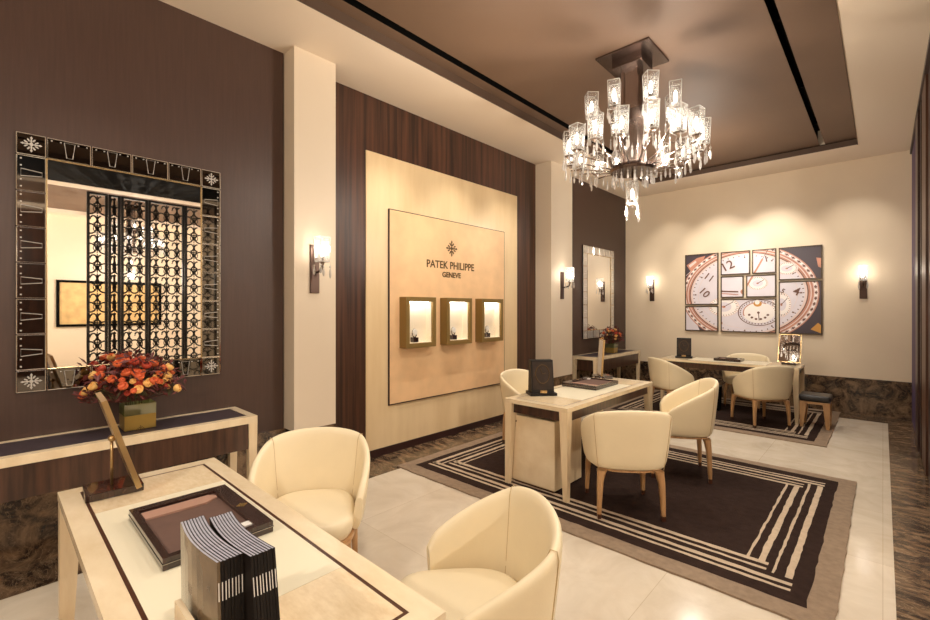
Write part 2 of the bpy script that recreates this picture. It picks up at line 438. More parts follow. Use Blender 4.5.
tag(t, 'aged parchment print in a black frame reflected in the large wall mirror', 'picture')

# ------------------------------------------------------------------ emblem (cross of four fleurs) as flat prism pieces in the y/z plane facing +x
def emblem(mb, s, x=0, dx=.004, T=None):
    def poly(pts):
        n = len(pts)
        vs = [(x, p[0] * s, p[1] * s) for p in pts] + [(x + dx, p[0] * s, p[1] * s) for p in pts]
        mb.add(vs, [tuple(range(n)), tuple(range(2 * n - 1, n - 1, -1))] + [(i, (i + 1) % n, n + (i + 1) % n, n + i) for i in range(n)], T)
    for k in range(4):
        a = k * PI / 2; ca, sa = math.cos(a), math.sin(a)
        rot = lambda P: [(p[0] * ca - p[1] * sa, p[0] * sa + p[1] * ca) for p in P]
        poly(rot([(0, .06), (.05, .16), (.028, .34), (.07, .38), (0, .5), (-.07, .38), (-.028, .34), (-.05, .16)]))
        for sg in (-1, 1):
            P = [(sg * .06, .18), (sg * .10, .30), (sg * .17, .34), (sg * .20, .28), (sg * .15, .22), (sg * .11, .15)]
            poly(rot(P if sg > 0 else P[::-1]))
    n = 14
    ring = [(.10 * math.cos(2 * PI * i / n), .10 * math.sin(2 * PI * i / n)) for i in range(n)]
    poly(ring)

# ------------------------------------------------------------------ leather wall panel, lettering, display cases
t = empty('leather_panel', (XN + .014, 3.925, .52))
box('panel', (.004, .022, -.99, .99, .011, 2.109), M['leather_wall'], t)
fr = MB()
for a in ((0, .020, -1.0, 1.0, 2.11, 2.117), (0, .020, -1.0, 1.0, -.002, .010), (0, .020, -1.0, -.993, .010, 2.11), (0, .020, .993, 1.0, .010, 2.11)): fr.box(*a)
fr.build('edge_trim', M['maroon'], t)
tag(t, 'square peach leather wall panel with thin dark edge inside the maple wall', 'wall panel')
XS = XN + .036
t = empty('wall_sign', (XS, 3.875, 2.055))
def wall_text(body, size, wid, z, name):
    me = text_mesh(body, size, .003, bold=.0022)
    o = bpy.data.objects.new(name, me); COL.objects.link(o)
    me.materials.clear(); me.materials.append(M['sign'])
    xs = [v.co.x for v in me.vertices]; k = wid / (max(xs) - min(xs)); cx = (max(xs) + min(xs)) / 2
    for v in me.vertices:
        x, y, zz = v.co; v.co = (zz, (x - cx) * k, y)
    o.parent = t; o.location = (0, 0, z)
wall_text('PATEK PHILIPPE', .125, .82, .03, 'lettering')
wall_text('GENEVE', .088, .32, -.085, 'lettering')
e = MB(); emblem(e, .20); o = e.build('emblem', M['sign'], t); o.location = (0, 0, .245)
tag(t, 'bronze lettering and cross emblem mounted on the peach leather panel', 'sign')

def display_case(y, lab):
    t = empty('display_case', (XN + .034, y, 1.13)); wd, h, dp = .44, .56, .12; a = wd / 2; f = .05
    fr = MB(); fr.box(0, dp, -a, -a + f, 0, h); fr.box(0, dp, a - f, a, 0, h); fr.box(0, dp, -a + f, a - f, h - f, h); fr.box(0, dp, -a + f, a - f, 0, f)
    fr.build('frame', M['bronze'], t, bevel=.002)
    li = MB(); li.box(.001, .004, -a + f, a - f, f, h - f); li.box(.004, dp - .03, -a + f, -a + f + .004, f, h - f); li.box(.004, dp - .03, a - f - .004, a - f, f, h - f)
    li.box(.004, dp - .02, -a + f + .004, a - f - .004, f, f + .006)
    li.build('lining', M['case_lining'], t)
    box('strip_light', (.03, .07, -a + f + .03, a - f - .03, h - f - .012, h - f - .001), M['bulb_case'], t)
    box('glass', (dp - .012, dp - .009, -a + f, a - f, f, h - f), M['glass'], t)
    tag(t, lab, 'display case', 'lit wall display cases on the leather panel')
    # wristwatch on its stand
    w = empty('wristwatch', (XN + .034 + .055, y - .05, 1.13 + f + .006))
    st = MB(); st.box(-.03, .03, -.035, .035, 0, .055, bev=.004); st.build('stand', M['box_dark'], w)
    bd = MB(); bd.sm = True
    bd.tube([(0, .03 * math.cos(k * PI / 8), .10 + .045 * math.sin(k * PI / 8)) for k in range(16)], .007, 6, closed=True)
    bd.build('bracelet', M['steel'], w)
    dl = MB(); dl.sm = False; dl.lathe([(.032, 0), (.034, .006), (.028, .012)], 16, Matrix.Translation((.006, .0, .115)) @ Euler((0, R(90), 0)).to_matrix().to_4x4())
    dl.build('dial', M['white'], w)
    tag(w, lab.split(' display')[0].replace('lit bronze', 'wristwatch on a dark stand inside the') + ' lit display case', 'watch', 'watches in the wall display cases')
display_case(3.285, 'leftmost lit bronze display case on the leather panel')
display_case(3.90, 'middle lit bronze display case on the leather panel')
display_case(4.53, 'rightmost lit bronze display case on the leather panel')

# ------------------------------------------------------------------ etched wall mirror
def wall_mirror():
    t = empty('wall_mirror', (XW + .002, .665, 1.05)); W, H, B = 1.13, 1.575, .135; a = W / 2
    box('backing', (0, .012, -a, a, 0, H), M['black'], t)
    box('mirror_glass', (.012, .018, -a + B, a - B, B, H - B), M['mirror'], t)
    def pane(name, y0, y1, z0, z1, tilt):   # tilt: outward edge pushed back
        m = MB(); x = .020
        ty, tz = tilt
        def X(y, z): return x + ty * (y - (y0 + y1) / 2) + tz * (z - (z0 + z1) / 2)
        g = .004
        P = [(y0 + g, z0 + g), (y1 - g, z0 + g), (y1 - g, z1 - g), (y0 + g, z1 - g)]
        vs = [(.012, *q) for q in P] + [(X(*q), *q) for q in P]
        m.add(vs, [(0, 3, 2, 1), (4, 5, 6, 7), (0, 1, 5, 4), (1, 2, 6, 5), (2, 3, 7, 6), (3, 0, 4, 7)])
        m.cur = 1
        for (A, Bq) in ((P[0], P[1]), (P[1], P[2]), (P[2], P[3]), (P[3], P[0])):
            m.tube([(X(*A) + .001, *A), (X(*Bq) + .001, *Bq)], .0028, 4)
        o = m.build(name, [M['mirror_b'], M['bevel']], t)
        return o, X
    rnd = random.Random(3)
    def etch(o, draw):
        e = MB(); draw(e); q = e.build('etching', M['etch'], o)
    for sy in (0, 1):
        for sz in (0, 1):
            y0 = -a if sy == 0 else a - B; z0 = 0 if sz == 0 else H - B
            o, X = pane('corner_pane', y0, y0 + B, z0, z0 + B, ((.05 if sy == 0 else 0), (-.06 if sz else 0)))
            cy, cz = y0 + B / 2, z0 + B / 2
            etch(o, lambda e: emblem(e, .098, .0, .001, Matrix.Translation((.0245, cy, cz))))
    L = W - 2 * B; n = 4
    for k in range(n):
        y0 = -a + B + L * k / n; y1 = y0 + L / n
        for z0 in (0, H - B):
            o, X = pane('border_pane', y0, y1, z0, z0 + B, (rnd.uniform(-.01, .01), -.055 if z0 else -.01))
            def dr(e, yc=(y0 + y1) / 2, z0=z0):
                top = z0 + B - .018; bot = z0 + .022
                e.tube([(.0265, yc - .026, top), (.0265, yc + .026, top), (.0265, yc + .014, bot), (.0265, yc - .014, bot)], .0026, 4, closed=True)
                for q in (-2, -1, 1, 2): e.box(.024, .0265, yc + q * .042 - .004, yc + q * .042 + .004, top - .006, top)
            etch(o, dr)
    L = H - 2 * B; n = 6
    for k in range(n):
        z0 = B + L * k / n; z1 = z0 + L / n
        for sy in (0, 1):
            y0 = -a if sy == 0 else a - B
            o, X = pane('border_pane', y0, y0 + B, z0, z1, ((.0 if sy else .05), rnd.uniform(-.012, .012)))
            def dr(e, zc=(z0 + z1) / 2, y0=y0, sy=sy):
                oy = y0 + .022 if sy == 0 else y0 + B - .022; iy = y0 + B - .02 if sy == 0 else y0 + .02
                e.tube([(.0255, oy, zc - .022), (.0255, oy, zc + .022), (.0255, iy, zc + .012), (.0255, iy, zc - .012)], .0024, 4, closed=True)
                for q in (-2, -1, 1, 2): e.box(.022, .0255, oy - .004, oy + .004, zc + q * .042 - .004, zc + q * .042 + .004)
            etch(o, dr)
    bd = MB()
    for (A, Bq) in (((-a + B, B), (a - B, B)), ((a - B, B), (a - B, H - B)), ((a - B, H - B), (-a + B, H - B)), ((-a + B, H - B), (-a + B, B))):
        bd.tube([(.024, *A), (.024, *Bq)], .0045, 5)
    bd.build('inner_bead', M['gilt'], t)
    return t
m1 = wall_mirror(); tag(m1, 'large square mirror with a panelled border tinted like dark reflections above the nearest console', 'mirror')
m2 = copy_tree(m1)
pale = plain('border mirror with pale reflection tint', (.80, .76, .70, 1), .22, metal=.6)  # same border strips, their pale reflections put into the colour
for ob in list(m2.children):
    if M['mirror_b'].name in [q.name for q in ob.data.materials]:
        ob.data = ob.data.copy(); ob.data.materials[0] = pale
m2.location.y = 7.615; m2.location.z = 1.04; m2.scale = (1, 1.07, 1.035)
tag(m2, 'tall pale etched mirror above the far console beside the sconce pillar', 'mirror')

# ------------------------------------------------------------------ console tables
def console():
    t = empty('console_table', (-3.79, 1.34, 0)); L = 1.77; D = .44; h = .775
    top = MB(); f = .055; z0 = h - .05
    for a in ((0, D, -f, 0), (0, D, -L, -L + f), (0, f * .7, -L + f, -f), (D - f, D, -L + f, -f)): top.box(a[0], a[1], a[2], a[3], z0, h)
    top.build('top_frame', M['oak_top'], t)
    box('top_inset', (f * .7, D - f, -L + f, -f, z0 + .01, h - .003), M['dark_top'], t)
    box('apron', (.02, D - .012, -L + .06, -.06, h - .235, z0 - .0005), M['apron_c'], t)
    for x in (.03, D - .03):
        for y in (-.03, -L + .03):
            MB().frustum((x, y, 0), .042, .042, (x, y, z0), .06, .06).build('leg', M['oak'], t)
    return t
c1 = console(); tag(c1, 'long console table under the large etched mirror, holding the bigger bouquet', 'console table')
c2 = copy_tree(c1); c2.location = (-3.79, 8.42, 0); tag(c2, 'far console table under the tall pale mirror, holding the smaller bouquet', 'console table')

# ------------------------------------------------------------------ flowers
def rose(r, mat_name):
    m = MB(); m.sm = True
    m.lathe([(r * .25, -r * .75), (r * .75, -r * .45), (r, 0), (r * .92, r * .45), (r * .72, r * .62), (r * .6, r * .35)], 10)
    for k in range(9):   # petals in a spiral
        a = k * 2.4; rr = r * (.25 + .062 * k)
        rows = []
        for i in range(4):
            z = -r * .3 + i * r * .34
            rows.append([(((rr + (.06 * r * i)) * math.cos(a + w)), ((rr + (.06 * r * i)) * math.sin(a + w)), z - abs(w) * r * .12) for w in (-.75, -.35, 0, .35, .75)])
        m.grid(rows)
    return m
ROSE = {}
def bouquet(loc, s, n, lab, seed, grp=None):
    rnd = random.Random(seed)
    t = empty('flower_bouquet', loc)
    for i in range(n):
        th = rnd.uniform(0, 2 * PI); ph = math.acos(rnd.uniform(.02, 1)) if i > 3 else rnd.uniform(0, .5)
        k = rnd.uniform(.72, 1.02)
        p = Vector((math.sin(ph) * math.cos(th) * .19 * k, math.sin(ph) * math.sin(th) * .27 * k, .05 + math.cos(ph) * .25 * k)) * s
        mn = rnd.choice(['rose_o', 'rose_o', 'rose_o', 'rose_r', 'rose_y', 'rose_y'])
        rr = rnd.uniform(.018, .033)
        key = (mn, round(rr, 2))
        if key not in ROSE:
            o = rose(key[1], mn).build('rose', M[mn]); ROSE[key] = o.data
        else:
            o = bpy.data.objects.new('rose', ROSE[key]); COL.objects.link(o)
        o.parent = t; o.location = p; o.scale = (s,) * 3
        d = Vector((p.x, p.y, p.z * .8 + .04)).normalized()
        o.rotation_euler = d.to_track_quat('Z', 'Y').to_euler()
    for nm, mt, cnt, ext in (('foliage', 'leaf', 150, .24), ('berry_sprigs', 'berry', 330, .32)):
        m = MB()
        for i in range(cnt):
            th = rnd.uniform(0, 2 * PI); ph = math.acos(rnd.uniform(-.12, 1)); k = rnd.uniform(.55, 1.0)
            c = Vector((math.sin(ph) * math.cos(th) * ext * .68 * k, math.sin(ph) * math.sin(th) * ext * k, .06 + math.cos(ph) * ext * .85 * k)) * s
            L = rnd.uniform(.02, .045) * s; wd = L * rnd.uniform(.2, .4)
            q = Euler((rnd.uniform(-1, 1), rnd.uniform(-1, 1), rnd.uniform(0, 6.3))).to_matrix().to_4x4()
            T = Matrix.Translation(c) @ q
            m.add([(0, -L, 0), (wd, 0, .004), (0, L, 0), (-wd, 0, .004), (0, 0, -.004)], [(0, 1, 2, 3), (0, 4, 1), (1, 4, 2), (2, 4, 3), (3, 4, 0)], T)
            if i % 3 == 0:
                m.tube([(c.x * .25, c.y * .25, 0), tuple(c * .8), tuple(c)], .0015 * s, 3)
        # stems down into the vase
        if nm == 'foliage':
            for i in range(12):
                a = i * .52
                m.tube([(.035 * s * math.cos(a), .035 * s * math.sin(a), -.13 * s), (.05 * s * math.cos(a), .05 * s * math.sin(a), .03 * s), (.12 * s * math.cos(a), .13 * s * math.sin(a), .12 * s)], .003 * s, 5)
        m.build(nm, M[mt], t)
    return tag(t, lab, 'flowers')
def vase(loc, s, lab):
    t = empty('flower_vase', loc); a = .085 * s; h = .165 * s; m = .095 * s
    g = MB(); w = .005
    g.box(-a, a, -a, -a + w, m, h); g.box(-a, a, a - w, a, m, h); g.box(-a, -a + w, -a + w, a - w, m, h); g.box(a - w, a, -a + w, a - w, m, h)
    g.build('glass_neck', M['vase_glass'], t)
    box('gold_base', (-a, a, -a, a, 0, m), M['vase_gold'], t, bevel=.003)
    e = MB(); emblem(e, .055 * s, a, .001); e.build('emblem', M['sign'], t)
    return tag(t, lab, 'vase')
vase((-3.60, .665, .776), 1.0, 'square green glass and gold vase on the near console')
bouquet((-3.58, .64, .776 + .18), .95, 78, 'large bouquet of orange and apricot roses in the gold square vase', 5)
vase((-3.55, 7.62, .776), .95, 'small square glass vase on the far console table')
bouquet((-3.55, 7.62, .776 + .17), .95, 26, 'smaller orange and yellow bouquet on the far console table', 9)

# ------------------------------------------------------------------ desks
def desk(L=1.80, D=.63):
    t = empty('writing_desk'); h = .75; b = .068; z0 = h - .035
    # local x along length, centred
    a, d = L / 2, D / 2
    tp = MB()
    tp.box(-a, a, -d, -d + b, z0, h); tp.box(-a, a, d - b, d, z0, h); tp.box(-a, -a + b, -d + b, d - b, z0, h); tp.box(a - b, a, -d + b, d - b, z0, h)
    tp.build('top_frame', M['oak_top'], t)
    i = .012; x1, y1 = a - b, d - b
    il = MB(); il.box(-x1, x1, -y1, -y1 + i, z0, h - .0006); il.box(-x1, x1, y1 - i, y1, z0, h - .0006)
    il.box(-x1, -x1 + i, -y1 + i, y1 - i, z0, h - .0006); il.box(x1 - i, x1, -y1 + i, y1 - i, z0, h - .0006)
    il.build('inlay_line', M['inlay'], t)
    x2, y2 = x1 - i, y1 - i
    pc = .515
    box('end_panel', (-x2, -pc, -y2, y2, z0, h - .0004), M['burl'], t)
    box('end_panel', (pc, x2, -y2, y2, z0, h - .0004), M['burl'], t)
    box('parchment_panel', (-pc + .001, pc - .001, -y2, y2, z0, h - .0004), M['parch'], t)
    box('apron', (-a + .035, a - .035, -d + .03, d - .03, z0 - .085, z0 - .0005), M['apron'], t)
    for sx in (-1, 1):
        for sy in (-1, 1):
            m = MB(); wt, wb = .075, .04
            xo, yo = sx * (a - .002), sy * (d - .002)
            m.frustum((xo - sx * wb / 2, yo - sy * wb / 2, 0), wb, wb, (xo - sx * wt / 2, yo - sy * wt / 2, z0 - .0005), wt, wt)
            m.build('leg', M['oak'], t)
    return t
d1 = desk(); d1.location = (-1.75, .515, 0); tag(d1, 'nearest maple writing desk with catalogues and table mirror on top', 'desk')
d2 = copy_tree(d1); d2.location = (-2.14, 4.03, .014); d2.rotation_euler.z = R(90); tag(d2, 'middle maple writing desk on the large rug with drawer cabinet below', 'desk')
d3 = copy_tree(d1); d3.location = (-1.72, 7.715, .014); tag(d3, 'farthest maple writing desk under the dial pictures', 'desk')
# pedestal under the middle desk
t = empty('drawer_pedestal', (-2.215, 3.47, .014))
MB().box(-.225, .225, -.26, .19, .02, .60).build('body', M['oak'], t, bevel=.002)
box('plinth', (-.20, .20, -.245, .175, 0, .02), M['inlay'], t)
k = MB(); k.lathe([(.006, 0), (.008, .004), (.006, .009)], 10, Matrix.Translation((-.17, -.26, .545)) @ Euler((R(90), 0, 0)).to_matrix().to_4x4()); k.build('lock', M['inlay'], t)
MB().box(-.225, .225, -.264, -.2605, .03, .595).build('door', M['oak_top'], t)
tag(t, 'light maple pedestal cabinet with small lock under the middle desk', 'cabinet')

# ------------------------------------------------------------------ chairs
def chair():
    t = empty('tub_chair')
    ctrl = [(.322, .155, .54), (.332, .11, .595), (.342, 0, .66), (.332, -.13, .725), (.278, -.25, .782), (.15, -.308, .812), (0, -.324, .82)]
    ctrl = ctrl + [(-c[0], c[1], c[2]) for c in ctrl[-2::-1]]
    pts = []
    n = len(ctrl)
    for i in range(n - 1):
        p0, p1, p2, p3 = (Vector(ctrl[max(0, i - 1)]), Vector(ctrl[i]), Vector(ctrl[i + 1]), Vector(ctrl[min(n - 1, i + 2)]))
        for k in range(4):
            u = k / 4
            pts.append(.5 * ((2 * p1) + (p2 - p0) * u + (2 * p0 - 5 * p1 + 4 * p2 - p3) * u * u + (3 * p1 - p0 - 3 * p2 + p3) * u ** 3))
    pts.append(Vector(ctrl[-1]))
    zb = .365; m = MB(); m.sm = True; rows = []
    N = len(pts)
    def ringat(i, endk=0):
        p = pts[i]
        a = pts[max(0, i - 1)]; b = pts[min(N - 1, i + 1)]
        tg = Vector((b.x - a.x, b.y - a.y, 0)).normalized(); nrm = Vector((tg.y, -tg.x, 0))   # outward?
        c = Vector((p.x, p.y, 0))
        if nrm.dot(c) < 0: nrm = -nrm
        th = .042
        top = p.z; row = []
        def at(off, z):
            f = .84 + .16 * ((z - zb) / (.80 - zb)) ** .8 if z > zb else .84
            return Vector((p.x * f, p.y * f, z)) + nrm * off
        zs = [zb + (top - zb) * u for u in (0, .25, .5, .75, .93)]
        for z in zs: row.append(at(0, z))
        row.append(at(-th * .22, top)); row.append(at(-th * .78, top))
        for z in zs[::-1]: row.append(at(-th, z))
        return row
    for i in range(N): rows.append(ringat(i))
    m.grid(rows, closed_u=True)
    nn = len(rows[0])
    m.add(rows[0], [tuple(range(nn))]); m.add(rows[-1], [tuple(range(nn - 1, -1, -1))])
    o = m.build('backrest', M['leather'], t, subsurf=1)
    # seams, following the shell inside and out
    s = MB()
    for i in (16, N - 17):
        row = rows[i]; s = MB()
        s.tube([row[k] for k in range(0, nn)], .0022, 4)
        s.build('seam', M['seam'], o)
    # seat cushion
    c = MB(); c.sm = True; rows2 = []
    prof = [(0, .352, .86), (0, .37, .94), (0, .42, .985), (0, .455, .97), (0, .472, .90), (0, .478, .7), (0, .482, .35)]
    plan = []
    K = 28
    for k in range(K):
        a = 2 * PI * k / K
        ca, sa = math.cos(a), math.sin(a)
        e = .55
        x = .262 * math.copysign(abs(ca) ** e, ca); y = .265 * math.copysign(abs(sa) ** e, sa)
        if y < 0: x *= 1 - .18 * (-y / .265) ** 2
        plan.append((x * (.95 if y < 0 else .95 + .07 * y / .26), y + .03))
    for (_, z, f) in prof: rows2.append([Vector((px * f, (py - .03) * f + .03, z)) for px, py in plan])
    c.grid(rows2, closed_u=True)
    c.add(rows2[-1], [tuple(range(K))]); c.add(rows2[0], [tuple(range(K - 1, -1, -1))])
    c.build('seat', M['leather'], t, subsurf=1)
    # wooden seat rail + legs
    fr = MB(); fr.sm = True
    outer = [Vector((px * .98, (py - .03) * .96 + .025, .346)) for px, py in plan]
    up = [Vector((p.x, p.y, .364)) for p in outer]
    fr.grid([outer, up], closed_u=True); fr.add(outer, [tuple(range(K - 1, -1, -1))]); fr.add(up, [tuple(range(K))])
    fr.build('seat_rail', M['leg_wood'], t)
    for sx in (-1, 1):
        for sy, yy in ((-1, -.195), (1, .225)):
            l = MB(); x0 = sx * .208
            secs = [(x0 * 1.10, yy * 1.12, .036, .030), (x0 * 1.085, yy * 1.10, .15, .036), (x0 * 1.06, yy * 1.07, .26, .044), (x0 * 1.01, yy * 1.02, .33, .056), (x0 * .97, yy * .98, .354, .072)]
            rr = []
            for (x, y, z, w_) in secs:
                h_ = w_ / 2
                rr.append([Vector((x + q[0] * h_, y + q[1] * h_, z)) for q in ((-1, -.55), (-.55, -1), (.55, -1), (1, -.55), (1, .55), (.55, 1), (-.55, 1), (-1, .55))])
            l.sm = True; l.grid(rr, closed_u=True); l.add(rr[0], [tuple(range(7, -1, -1))]); l.add(rr[-1], [tuple(range(8))])
            lo = l.build('leg', M['leg_wood'], t)
            f = MB(); x, y = x0 * 1.105, yy * 1.125
            f.frustum((x, y, 0), .024, .024, (x0 * 1.10, yy * 1.12, .037), .030, .030); f.build('leg_tip', M['inlay'], lo)
    return t
CH = chair(); first = [True]
def place_chair(x, y, fx, fy, lab, z=0):
    o = CH if first[0] else copy_tree(CH); first[0] = False
    o.location = (x, y, z); o.rotation_euler.z = math.atan2(fy, fx) - PI / 2
    return tag(o, lab, 'chair', 'cream leather tub chairs')
place_chair(-2.33, 1.22, .80, -.60, 'cream tub chair behind the nearest desk, facing the camera, beside the wall pillar')
place_chair(-1.12, 1.215, -.62, -.78, 'cream tub chair in the foreground centre, its outer back cut by the frame bottom')
place_chair(-1.48, 3.38, -.62, .78, 'cream tub chair seen from behind at the middle desk', .014)
place_chair(-1.41, 4.47, -.90, -.43, 'cream tub chair seen from the side, right of the middle desk', .014).scale = (1, 1, 1.09)
place_chair(-2.30, 7.02, .62, .78, 'cream tub chair at the left front corner of the farthest desk', .014)
place_chair(-1.20, 7.08, -.70, .71, 'cream tub chair seen from behind at the right front of the farthest desk', .014)
place_chair(-1.60, 8.22, .0, -1, 'white-lit tub chair behind the farthest desk, against the back wall', .014)
place_chair(-2.96, 4.27, 1, -.05, 'tub chair behind the middle desk, mostly hidden by the black display stand', .014)

# ------------------------------------------------------------------ rugs
def strip(m, x0, y0, x1, y1, w, z, rnd):
    L = math.hypot(x1 - x0, y1 - y0); n = max(2, int(L / .06)); dx, dy = (x1 - x0) / L, (y1 - y0) / L
    a = []; b = []
    for i in range(n + 1):
        u = i / n; px, py = x0 + (x1 - x0) * u, y0 + (y1 - y0) * u
        j1, j2 = rnd.uniform(-.0035, .0035), rnd.uniform(-.0035, .0035)
        a.append((px - dy * (w / 2 + j1), py + dx * (w / 2 + j1), z)); b.append((px + dy * (w / 2 + j2), py - dx * (w / 2 + j2), z))
    m.grid([b, a])
def rug(x0, x1, y0, y1, lab):
    rnd = random.Random(int(y0 * 10)); m = MB(); h = .012
    cx, cy = (x0 + x1) / 2, y0
    t = None
    m.cur = 0
    # wavy outer edge
    edge = []
    def side(ax, ay, bx, by):
        L = math.hypot(bx - ax, by - ay); n = int(L / .08)
        for i in range(n):
            u = i / n; j = rnd.uniform(-.005, .005)
            edge.append((ax + (bx - ax) * u + (j if ax == bx else 0), ay + (by - ay) * u + (j if ay == by else 0)))
    side(x0, y0, x1, y0); side(x1, y0, x1, y1); side(x1, y1, x0, y1); side(x0, y1, x0, y0)
    n = len(edge)
    m.add([(p[0], p[1], 0) for p in edge] + [(p[0], p[1], h) for p in edge], [tuple(range(n - 1, -1, -1)), tuple(range(n, 2 * n))] + [(i, (i + 1) % n, n + (i + 1) % n, n + i) for i in range(n)])
    m.cur = 1; b = .12
    ex = []; edge = []
    side(x0 + b, y0 + b + .02, x1 - b, y0 + b + .02); side(x1 - b, y0 + b + .02, x1 - b, y1 - b); side(x1 - b, y1 - b, x0 + b, y1 - b); side(x0 + b, y1 - b, x0 + b, y0 + b + .02)
    m.add([(p[0], p[1], h + .0008) for p in edge], [tuple(range(len(edge)))])
    m.cur = 2; z = h + .0016
    # x0.. relative offsets measured inwards from the outer edge
    for off, w_, e in ((.215, .05, .195), (.29, .022, .195), (.365, .05, .335), (.435, .022, .335)):
        strip(m, x0 + off, y0 + .30 if off < .3 else y0 + .45, x0 + off, y1 - (.30 if off < .3 else .45), w_ * .8, z, rnd)
        strip(m, x1 - off - .01, y0 + (.39 if off < .3 else .50), x1 - off - .01, y1 - (.36 if off < .3 else .5), w_ * .72, z, rnd)
    for off, w_, e in ((.26, .026, .2), (.325, .038, .2), (.41, .026, .335), (.48, .038, .335)):
        strip(m, x0 + e - .01, y0 + off, x1 - e, y0 + off, w_, z, rnd)
        strip(m, x0 + e - .01, y1 - off, x1 - e, y1 - off, w_, z, rnd)
    o = m.build('area_rug', [M['rug_tan'], M['rug_dark'], M['rug_line']])
    return tag(o, lab, 'rug')
rug(-3.5, -.17, 2.74, 5.30, 'large dark brown rug with tan border and stripes under the middle desk')
rug(-3.2, -.46, 6.42, 8.72, 'far brown striped rug under the farthest desk')

# ------------------------------------------------------------------ objects on the desks
def presentation_tray(x, y, z, rz, lab, w=.49, d=.34, stacked=True):
    t = empty('presentation_tray', (x, y, z), rz); a, b = w / 2, d / 2   # long side along x
    box('base', (-a, a, -b, b, 0, .018), M['box_dark'], t, bevel=.002)
    box('metal_band', (-a - .0015, a + .0015, -b - .0015, b + .0015, .0185, .0215), M['steel'], t)
    r = MB(); r.box(-a, a, -b, -b + .022, .022, .040); r.box(-a, a, b - .057, b, .022, .040); r.box(-a, -a + .04, -b + .022, b - .057, .022, .040); r.box(a - .022, a, -b + .022, b - .057, .022, .040)
    r.build('rim', M['box_dark'], t, bevel=.0015)
    box('lining', (-a + .04, a - .022, -b + .022, b - .057, .022, .027), M['suede'], t)
    s = MB(); y0, y1 = -b + .028, b - .062
    P = [(-a + .055, y0), (-a + .125, y0), (-a + .128, y1 - .05), (-a + .10, y1), (-a + .08, y1), (-a + .055, y1 - .02)]
    n = 6; s.add([(p[0], p[1], .0275) for p in P] + [(p[0], p[1], .034) for p in P], [tuple(range(n - 1, -1, -1)), tuple(range(n, 2 * n))] + [(i, (i + 1) % n, n + (i + 1) % n, n + i) for i in range(n)])
    s.build('strap', M['strap'], t)
    T = Matrix.Translation((.025 * w / .49, b - .028, .0402)) @ Euler((0, R(-90), 0)).to_matrix().to_4x4()
    e = MB(); emblem(e, .042, 0, .0008, T); e.build('emblem', M['gold'], t)
    box('card', (a - .075, a - .04, b - .085, b - .058, .0275, .036), M['white'], t)
    return tag(t, lab, 'tray', 'dark presentation trays')
presentation_tray(-1.855, .53, .7505, 0, 'large open dark wood presentation tray on the nearest desk')
o = presentation_tray(-2.22, 4.27, .7645, R(90), 'open dark wood presentation tray on the middle desk', .5, .38)
o = presentation_tray(-1.72, 7.74, .7645, 0, 'dark presentation tray on the farthest desk', .36, .26)

def table_mirror(x, y, z, rz, lab, tilt=17):
    t = empty('table_mirror', (x, y, z), rz)       # faces +y, leaning back towards -y
    box('base', (-.085, .085, -.10, .10, 0, .032), M['box_dark'], t, bevel=.003)
    T = Matrix.Translation((0, .085 - (17 - tilt) * .0035, .034)) @ Euler((R(tilt), 0, 0)).to_matrix().to_4x4()
    p = MB(); w_, h_ = .135, .41
    p.box(-w_, w_, -.018, .002, 0, .012, T); p.box(-w_, w_, -.018, .002, h_ - .012, h_, T); p.box(-w_, -w_ + .012, -.018, .002, .012, h_ - .012, T); p.box(w_ - .012, w_, -.018, .002, .012, h_ - .012, T)
    p.box(-w_ + .012, w_ - .012, -.018, -.003, .012, h_ - .012, T)
    p.build('frame', M['brass'], t)
    g = MB(); g.box(-w_ + .012, w_ - .012, -.003, .0005, .012, h_ - .012, T); g.build('mirror_glass', M['mirror'], t)
    r = MB(); r.sm = True; r.tube([(0, -.005, .032), (0, -.005, .235)], .006, 8); r.build('support_rod', M['brass'], t)
    k = MB(); k.sm = True; k.lathe([(.012, -.02), (.014, -.01), (.014, .01), (.012, .02)], 10, Matrix.Translation((0, -.005, .235)) @ Euler((0, R(90), 0)).to_matrix().to_4x4()); k.build('pivot', M['brass'], t)
    return tag(t, lab, 'mirror', 'tilting table mirrors on the desks')
table_mirror(-2.485, .37, .7505, R(-3), 'brass table mirror seen edge-on at the left end of the nearest desk')
table_mirror(-2.36, 4.83, .7645, R(126), 'narrow-looking table mirror at the far end of the middle desk', 4)
table_mirror(-.97, 7.83, .7645, R(178), 'square table mirror facing the camera on the right end of the farthest desk', 15)

